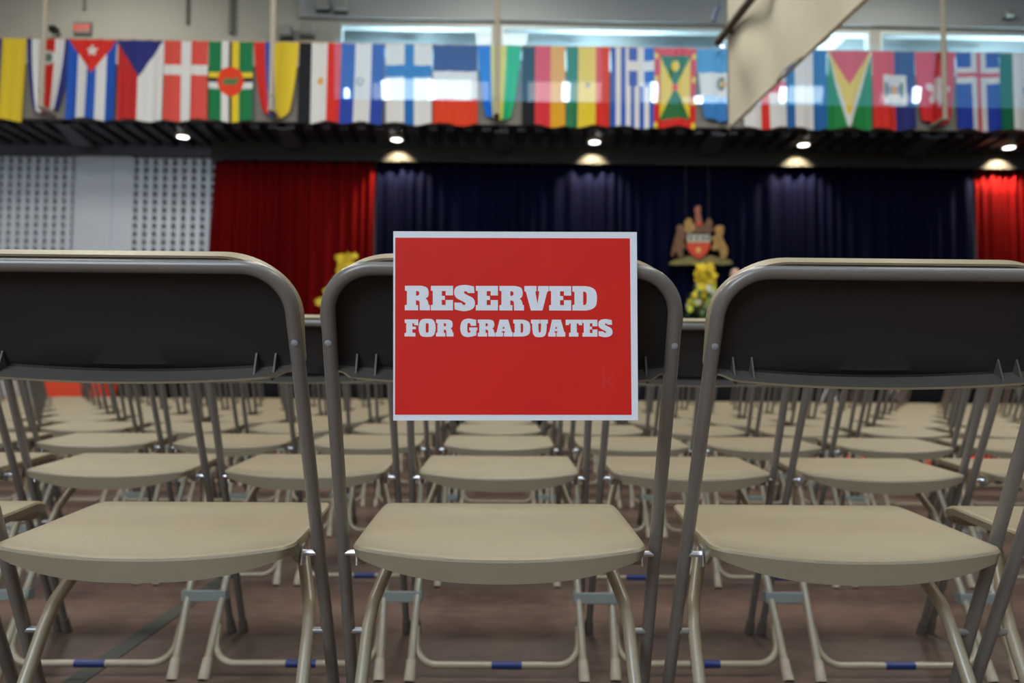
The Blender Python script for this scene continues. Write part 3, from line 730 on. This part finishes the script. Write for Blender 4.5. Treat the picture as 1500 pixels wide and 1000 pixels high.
# folding stands at right front of the stage
for i, (px, lb) in enumerate(((1218, 'folding grey stand before the stage, left of the pair'), (1312, 'folding grey stand before the stage, right of the pair'))):
    p = at(px, 575, 11.3)
    t = thing('folding_stand', lb, 'stand', (p.x, 11.3, 0), group='folding stands before the stage')
    for s_ in (-1, 1): mesh_ob('leg', tubeb([(0, 0, .78), (s_ * .38, .1 * s_, .02)], .018, 8), alum, t)
    mesh_ob('leg', tubeb([(0, 0, .78), (0, -.36, .02)], .018, 8), alum, t)
    mesh_ob('hub', boxb(-.05, .05, -.05, .05, .76, .84, .01), blk, t); mesh_ob('pole', tubeb([(0, 0, .5), (0, 0, 1.05)], .02, 8), alum, t)
p = at(1475, 596, 11.2)
t = thing('handrail', 'pale handrail with posts at the right front of the stage', 'railing', (p.x, 11.2, 0))
mesh_ob('bar', boxb(-.5, 2.4, -.025, .025, p.z, p.z + .05, .01), woodrail, t)
mesh_ob('bar', boxb(-.5, 2.4, -.025, .025, .86, .91, .01), woodrail, t)
for k in range(6): mesh_ob('post', tubeb([(-.3 + k * .5, 0, .9), (-.3 + k * .5 - .06, 0, 0)], .02, 8), alum, t)

# painted court lines
bm = bmesh.new(); box(bm, -8.5, 8.5, 9.85, 9.95, .0, .003)
box(bm, 3.3, 9.5, 6.5, 7.9, 0, .003)
o = struct('floor_marking', bm, linered, label='red court line painted on the floor under the chairs')
bm = bmesh.new(); a = at(130, 990, 1); 
v_ = [bm.verts.new(p_) for p_ in ((-.985, 1.0, .002), (-.935, 1.0, .002), (-.885, 6.0, .002), (-.935, 6.0, .002))]; bm.faces.new(v_)
struct('floor_marking', bm, linegrn, label='dark grey green line painted on the floor behind the left chair')

# ------------------------------------------------------------ folding chairs
A = math.atan(.48); cA, sA = cos(A), sin(A)
def PT(u, v, w_=0.0): return Vector((u, -.215 - sA * v - cA * w_, .73 + cA * v - sA * w_))
TH, TR = .2125, .0092
def tan_top(): return .095
def back_frame_bm():
    foot = lambda s_: Vector((s_ * .2215, -.215 + .48 * .70, .03))
    pts = [foot(-1), PT(-TH, -.02), PT(-TH + .002, .0955), PT(TH - .002, .0955), PT(TH, -.02), foot(1)]
    return tubeb(fillet(pts, [.3, .098, .098, .3], 14), TR, 14)
def outline(N=120):
    hw, tp, r_ = .2300, .1090, .098; P = []; hb = .2190
    def bot(u): return -.051 + .014 * (abs(u) / hw) ** 2
    for k in range(21): u = (hb - .010) * k / 20; P.append((u, bot(u)))
    for k in range(1, 5): a_ = -pi / 2 + (pi / 2) * k / 4; P.append((hb - .010 + .010 * cos(a_), bot(hb) + .010 + .010 * sin(a_)))
    for k in range(1, 5): P.append((hb + .0008 * k / 4, -.026 + .026 * k / 4))
    for k in range(2, 19): a_ = (pi / 2) * k / 18; e = max(0, 1 - k / 10) ** 2; P.append((hw - r_ + r_ * cos(a_) - .0112 * e, tp - r_ + r_ * sin(a_)))
    for k in range(1, 8): P.append(((hw - r_) * (1 - k / 8), tp))
    R_ = P[1:]; P = P + [(0, tp)] + [(-u, v) for u, v in reversed(R_)]
    return P
def backrest_bm():
    O = outline(); vc = .03; hw = .2265
    def ins(d): return [(u * (1 - d / hw), vc + (v - vc) * (1 - d / .08)) for u, v in O]
    def scl(s_): return [(u * s_, vc + (v - vc) * s_) for u, v in O]
    def wr(u, v):
        if v < -.02 and abs(u) < .20:
            e = min(1, max(0, (.20 - abs(u)) / .014)); return .002 + .016 * e * min(1, (-.02 - v) / .012)
        return .002
    def conc(u): return .010 * (1 - (u / hw) ** 2)
    o_e = O; i_e = ins(.003)
    rings = [[PT(u, v, -.030 + conc(u)) for u, v in scl(.02)], [PT(u, v, -.029 + conc(u)) for u, v in scl(.5)], [PT(u, v, -.026 + conc(u)) for u, v in scl(.85)], [PT(u, v, -.020 + conc(u) * .3) for u, v in ins(.004)], [PT(u, v, -.016) for u, v in O],
             [PT(u, v, wr(u, v)) for u, v in O], [PT(u, v, wr(u, v)) for u, v in i_e], [PT(u, v, -.0125) for u, v in i_e], [PT(u, v, -.014) for u, v in ins(.006)], [PT(u, v, -.018 + conc(u)) for u, v in scl(.82)], [PT(u, v, -.021 + conc(u)) for u, v in scl(.5)], [PT(u, v, -.022 + conc(u)) for u, v in scl(.02)]]
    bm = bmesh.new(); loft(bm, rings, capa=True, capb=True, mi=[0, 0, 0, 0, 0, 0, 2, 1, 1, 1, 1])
    return bm
def rib_bm(u):
    bm = bmesh.new(); v0 = -.047; t_ = .0012
    a_ = [PT(u - t_, v0, -.012), PT(u - t_, v0, .014), PT(u - t_, v0 + .026, -.012)]; b2 = [p_ + Vector((2 * t_, 0, 0)) for p_ in a_]
    loft(bm, [a_, b2], capa=True, capb=True); return bm
def seat_out(n=1):
    P = []; hw = .1950; yf = .240
    def rear(x): return -.166 + .020 * (abs(x) / hw) ** 2.6
    for k in range(17): x_ = (hw - .022) * k / 16; P.append((x_, rear(x_)))
    y0 = rear(hw - .022)
    for k in range(1, 7): a_ = -pi / 2 + (pi / 2) * k / 6; P.append((hw - .022 + .022 * cos(a_), y0 + .030 + .030 * sin(a_)))
    ys0 = y0 + .03
    yr = .085
    for k in range(1, 11): f = k / 10; P.append((hw - .004 * f ** 2, ys0 + (yr - ys0) * f))
    hf = hw - .004
    for k in range(1, 13): a_ = (pi / 2) * k / 12; P.append((hf - .10 + .10 * cos(a_), yr + (yf - yr) * sin(a_)))
    for k in range(1, 6): P.append(((hf - .10) * (1 - k / 6), yf))
    R_ = P[1:]; return P + [(0, yf)] + [(-x_, y_) for x_, y_ in reversed(R_)]
def seat_z(x_, y_):
    e = max(0., min(1., (.02 - y_) / .18)); q = max(0., 1 - (x_ / .19) ** 2)
    crest = .4675 + .0155 * max(0., min(1., (y_ + .147) / .27)) ** 1.2
    fall = .036 * max(0., (y_ - .115) / .125) ** 1.8
    return crest - fall - .0125 * e * e * q - .004 * q * max(0., 1 - ((y_ - .0) / .12) ** 2)
def seat_bm():
    O = seat_out(); yc = .04
    def sc(s_): return [(x_ * s_, yc + (y_ - yc) * s_) for x_, y_ in O]
    def drop(x_, y_):
        d = .012
        if y_ < -.05: d = .012 + .016 * max(0, 1 - (abs(x_) / .188) ** 3)
        if abs(x_) > .18 and -.13 < y_ < .0: d = .012 + .026 * math.exp(-((y_ + .085) / .024) ** 2)
        return d
    rings = [[(x_, y_, seat_z(x_, y_)) for x_, y_ in sc(s_)] for s_ in (.02, .2, .4, .55, .7, .8, .88, .94, .972)]
    rings += [[(x_, y_, seat_z(x_, y_) - .0012) for x_, y_ in sc(.990)], [(x_, y_, seat_z(x_, y_) - .0045) for x_, y_ in O]]
    rings += [[(x_ * .985, yc + (y_ - yc) * .985, seat_z(x_, y_) - .004 - drop(x_, y_)) for x_, y_ in O], [(x_ * .955, yc + (y_ - yc) * .962, seat_z(x_, y_) - .004 - drop(x_, y_)) for x_, y_ in O], [(x_ * .94, yc + (y_ - yc) * .945, seat_z(x_, y_) - .012) for x_, y_ in O], [(x_ * .5, yc + (y_ - yc) * .5, seat_z(x_ * .5, yc + (y_ - yc) * .5) - .014) for x_, y_ in O], [(x_ * .02, yc + (y_ - yc) * .02, seat_z(0, yc) - .014) for x_, y_ in O]]
    bm = bmesh.new(); loft(bm, rings, capa=True, capb=True); return bm
def leg_pts(s_): return fillet([(s_ * .199, -.200, .03), (s_ * .190, -.02, .325), (s_ * .186, -.002, .356), (s_ * .148, .085, .458)], [.0, .05], 6)
def crossbar_bm(): return tubeb(fillet([(-.192, -.150, .105), (-.188, -.190, .028), (.188, -.190, .028), (.192, -.150, .105)], [.05, .05], 8), .0085, 10)
def cap_bm(s_, front):
    bm = bmesh.new()
    if front: p0, p1 = Vector((s_ * .222, -.215 + .48 * .73, 0)), Vector((s_ * .2213, -.215 + .48 * .69, .04))
    else: p0, p1 = Vector((s_ * .200, -.218, 0)), Vector((s_ * .1985, -.196, .042))
    d = (p1 - p0); tube(bm, [p0 + Vector((0, 0, .0005)), p0 + d * .45, p0 + d * .5, p1], [.0130, .0124, .0118, .0112], 12)
    for v_ in bm.verts:
        if v_.co.z < .0 + .012: v_.co.z = max(v_.co.z, .0)
    return bm
def clip_bm():
    bm = bmesh.new(); z = .165; y = -.125
    box(bm, .181, .287, y - .004, y + .004, z - .013, z + .013)
    box(bm, .181, .187, y, y + .026, z - .013, z + .013); box(bm, .281, .287, y, y + .026, z - .013, z + .013)
    bmesh.ops.bevel(bm, geom=list(bm.edges), offset=.0015, segments=1, affect='EDGES'); return bm
def bracket_bm(s_):
    bm = bmesh.new()
    prism(bm, [(-.012, -.012), (.012, -.014), (.016, .004), (.008, .018), (-.008, .016)], y0=-.001, y1=.001)
    for v_ in bm.verts: v_.co = Vector((s_ * .1955 + v_.co.y * s_, -.085 + v_.co.x * .9, .442 + v_.co.z * .9))
    tube(bm, [(s_ * .1925, -.084, .446), (s_ * .2155, -.084, .446)], .0042, 8)
    return bm
def disc_on(p_, n_, r_, h): return tubeb([p_ - n_ * .001, p_ + n_ * h * .6, p_ + n_ * h], [r_, r_, r_ * .55], 12)
nback = Vector((0, -cA, -sA))
DET = {}
def part(name, bmf, m, parent, key=None, label=None):
    key = key or name
    if key not in DET:
        o = mesh_ob(name, bmf(), m, parent); DET[key] = o.data
    else:
        o = bpy.data.objects.new(name, DET[key]); COL.objects.link(o); o.parent = parent
    if label: o['label'] = label
    return o
def chair(x, y, rz, label, row, group, last=False):
    t = thing('folding_chair', label, 'chair', (x, y, 0), rz, group)
    part('back_frame', back_frame_bm, tubem, t)
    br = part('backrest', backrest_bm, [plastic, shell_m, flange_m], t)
    se = part('seat', seat_bm, plastic, t)
    for s_ in (-1, 1):
        part('rear_leg', lambda: tubeb(leg_pts(s_), .0095, 12), legm, t, 'rear_leg%d' % s_)
    cb = part('crossbar', crossbar_bm, legm, t)
    if row < 4:
        o = part('tape', lambda: tubeb([(-.035, -.190, .028), (.035, -.190, .028)], .0092, 10), tape, cb, label='blue tape wrapped round the bar'); o.location.x = random.uniform(-.03, .03)
    if row < 7:
        for s_ in (-1, 1):
            part('foot_cap', lambda: cap_bm(s_, True), capd, t, 'capf%d' % s_); part('foot_cap', lambda: cap_bm(s_, False), capm, t, 'capr%d' % s_)
        if not last: part('ganging_clip', clip_bm, clipm, t, label='grey clip joining to the next chair')
    if row < 3:
        for s_ in (-1, 1):
            part('screw', lambda: disc_on(PT(s_ * TH - s_ * 0 + s_ * .0, .002, TR * .93), nback, 0.0042, .0016), screwm, t, 'screw%d' % s_)
            part('seat_bracket', lambda: bracket_bm(s_), chrome, se, 'bracket%d' % s_)
            part('pivot_bolt', lambda: tubeb([(s_ * .196, -.0225, .322), (s_ * .219, -.0225, .322)], 0.0052, 10), dull, t, 'bolt%d' % s_)
        for u in (-.182, -.158, .158, .182): part('rib', lambda: rib_bm(u), flange_m, br, 'rib%.3f' % u)
    return t
ORD = ['first', 'second', 'third', 'fourth', 'fifth', 'sixth', 'seventh', 'eighth', 'ninth', 'tenth', 'eleventh']
NUM = ['', 'one', 'two', 'three', 'four', 'five', 'six', 'seven', 'eight', 'nine', 'ten', 'eleven', 'twelve', 'thirteen', 'fourteen', 'fifteen']
ys = [1.2, 2.08, 2.93] + [2.93 + .85 * k for k in range(1, 9)]
for r_, y in enumerate(ys):
    far = y + .3; nl = int((750 / F * far + .2) / .47) + 1; nr = int((790 / F * far + .2) / .47) + 1
    for c in range(-nl, nr + 1):
        x = .004 + c * .471 + (random.uniform(-.002, .002) if r_ > 0 else {-1: .005, 1: .004}.get(c, 0)); yy = y + (random.uniform(-.012, .012) if r_ else 0)
        if r_ == 0:
            lb = {0: 'nearest middle folding chair with the red reserved sign on its back', -1: 'large tan folding chair in nearest row, just left of the sign chair', 1: 'large tan folding chair in nearest row, just right of the sign chair'}.get(c)
            if lb is None: lb = 'tan folding chair cut by the %s edge, nearest row, %s beyond the sign' % ('left' if c < 0 else 'right', NUM[abs(c)])
        elif c == 0: lb = 'tan folding chair in the %s row, in line behind the sign chair' % ORD[r_]
        else: lb = 'tan folding chair in the %s row, %s column%s %s of the sign' % (ORD[r_], NUM[abs(c)], '' if abs(c) == 1 else 's', 'left' if c < 0 else 'right')
        chair(x, yy, random.uniform(-.008, .008) if r_ else 0, lb, r_, '%s row of folding chairs' % ORD[r_], last=(c == nr))

# ------------------------------------------------------------ the sign
sg = thing('paper_sign', 'red printed paper sign reading RESERVED FOR GRADUATES on the chair back', 'sign', (0, 0, 0))
SGY = .9285; sc0 = at(755, 476.5, SGY); SK = (at(934, 476, SGY).x - at(576, 476, SGY).x) / 358.0
sg.location = sc0; sg.rotation_euler = (R(0.0), R(-.45), 0)
def sp(px, py): return ((px - 755) * SK, (476.5 - py) * SK)
bm = bmesh.new(); prism(bm, [sp(575.5, 338), sp(934.5, 338), sp(934, 615), sp(577.5, 615)], y0=0, y1=.0006); mesh_ob('paper', bm, paper, sg, False)
bm = bmesh.new(); prism(bm, [sp(578.5, 347.5), sp(924, 347.5), sp(924.5, 607), sp(580, 606.5)], y0=-.00025, y1=-.00002); mesh_ob('red_field', bm, redp, sg, False)
s = 's'
G = {
 'R': ([(52,85),(290,85),(375,95,s),(402,170,s),(395,250,s),(345,275,s),(388,290,s),(400,362),(418,370),(418,445),(270,445),(270,345,s),(262,300,s),(215,297),(215,365),(247,370),(247,445),(52,445),(52,370),(82,363),(82,162),(52,155)], [[(215,162),(245,162,s),(263,180,s),(263,212,s),(245,231,s),(215,231)]], 52, 418, 85, 445),
 'E': ([(432,85),(755,85),(755,225),(648,225),(648,162),(592,162),(592,232),(638,232),(638,292),(592,292),(592,367),(648,367),(648,293),(755,293),(755,445),(432,445),(432,370),(460,363),(460,162),(432,155)], [], 432, 755, 85, 445),
 'S': ([(1065,94),(1072,190),(975,192),(962,168,s),(925,160,s),(912,188,s),(960,218,s),(1060,262,s),(1088,345,s),(1055,430,s),(930,462,s),(850,448,s),(780,432),(775,330),(880,333),(895,362,s),(935,368,s),(945,340,s),(890,308,s),(795,262,s),(765,185,s),(790,95,s),(915,66,s),(1010,80,s)], [], 772, 1082, 85, 445),
 'V': ([(327,75),(480,75),(480,140),(465,145),(492,300),(515,146),(498,140),(498,75),(632,75),(632,140),(615,147),(555,382),(408,382),(345,147),(327,140)], [], 327, 632, 75, 382),
 'D': ([(187,498),(300,498),(385,505,s),(408,605,s),(385,706,s),(300,712),(187,712),(187,665),(205,660),(205,550),(187,545)], [[(281,546),(300,546,s),(312,560,s),(312,650,s),(300,664,s),(281,664)]], 187, 403, 498, 712),
 'F': ([(52,580),(250,580),(250,668),(190,660),(190,635),(165,635),(165,685),(215,685),(215,722),(165,722),(165,772),(210,778),(210,828),(52,828),(52,780),(75,773),(75,634),(52,628)], [], 52, 250, 580, 828),
 'O': ([(380,568,s),(480,575,s),(512,702,s),(480,829,s),(380,836,s),(280,829,s),(248,702,s),(280,575,s)], [[(380,632,s),(402,636,s),(402,700,s),(402,768,s),(380,774,s),(359,768,s),(359,700,s),(359,636,s)]], 255, 505, 580, 828),
 'G': ([(1095,584),(1095,672),(1016,672),(1012,635,s),(985,626,s),(966,645,s),(966,755,s),(985,778,s),(1014,765,s),(1014,745),(995,740),(995,695),(1112,695),(1112,738),(1098,744),(1098,812),(1030,832,s),(960,838,s),(885,815,s),(855,705,s),(885,590,s),(970,562,s),(1040,572,s)], [], 863, 1112, 580, 828),
 'A': ([(675,498),(785,498),(828,655),(841,658),(841,712),(730,712),(730,664),(742,660),(741,645),(706,645),(705,660),(720,664),(720,712),(625,712),(625,664),(638,658)], [[(726,582),(741,612),(710,612)]], 625, 841, 498, 712),
 'U': ([(410,498),(521,498),(521,545),(503,550),(503,645,s),(518,668,s),(536,645,s),(536,550),(526,545),(526,498),(622,498),(622,545),(608,550),(608,640,s),(585,712,s),(515,722,s),(448,712,s),(425,640,s),(425,550),(410,545)], [], 410, 622, 498, 712),
 'T': ([(845,498),(1052,498),(1052,568),(1010,565),(1005,545),(985,545),(985,660),(1005,665),(1005,712),(887,712),(887,665),(908,660),(908,545),(890,545),(886,565),(845,568)], [], 845, 1052, 498, 712),
}
def glyph_poly(pts):
    out = []; n = len(pts)
    for i, p_ in enumerate(pts):
        if len(p_) == 2: out.append(p_); continue
        a_, c_ = pts[i - 1], pts[(i + 1) % n]
        ma = ((a_[0] + p_[0]) / 2, (a_[1] + p_[1]) / 2) if len(a_) == 3 else a_[:2]
        mc = ((c_[0] + p_[0]) / 2, (c_[1] + p_[1]) / 2) if len(c_) == 3 else c_[:2]
        for k in range(0 if len(a_) == 3 else 1, 6):
            f = k / 6; out.append(((1 - f) ** 2 * ma[0] + 2 * f * (1 - f) * p_[0] + f * f * mc[0], (1 - f) ** 2 * ma[1] + 2 * f * (1 - f) * p_[1] + f * f * mc[1]))
    return out
def letter(ch, xl, xr, yt, yb, parent):
    o_, hs_, x0, x1, y0, y1 = G[ch]
    def tr2(q): return sp(xl + (q[0] - x0) / (x1 - x0) * (xr - xl), yt + (q[1] - y0) / (y1 - y0) * (yb - yt))
    bm = bmesh.new(); prism(bm, [tr2(q) for q in glyph_poly(o_)], [[tr2(q) for q in glyph_poly(h)] for h in hs_], y0=-.00045, y1=-.00027)
    mesh_ob('letter', bm, paper, parent, False)
def text_line(items, yt, yb):
    e = bpy.data.objects.new('lettering', None); COL.objects.link(e); e.parent = sg
    for ch, a_, b2 in items: letter(ch, a_, b2, yt, yb, e)
text_line([('R', 593.2, 629.8), ('E', 631.2, 663.5), ('S', 665.2, 696), ('E', 697, 729.4), ('R', 731.5, 767.5), ('V', 768.2, 803.7), ('E', 804.5, 837), ('D', 838.7, 875)], 418.5, 454.5)
text_line([('F', 593.2, 613), ('O', 613.5, 638.5), ('R', 639, 664.5), ('G', 674.3, 699.2), ('R', 700, 725.5), ('A', 726, 751), ('D', 751.8, 777), ('U', 777.8, 802.6), ('A', 803, 828.1), ('T', 828.6, 852.8), ('E', 853.3, 875.2), ('S', 876.6, 897.5)], 468, 492.8)
def ghost_text(txt, px, py, size):
    q = sp(px, py); o = text_ob('faded_lettering', txt, size, ghost, sg, (q[0], -.0003, q[1]), .00004)
    o['label'] = 'barely visible ghost of printed lettering'
ghost_text('university', 835, 591, 15 * SK)
ghost_text('k', 879, 570, 52 * SK)
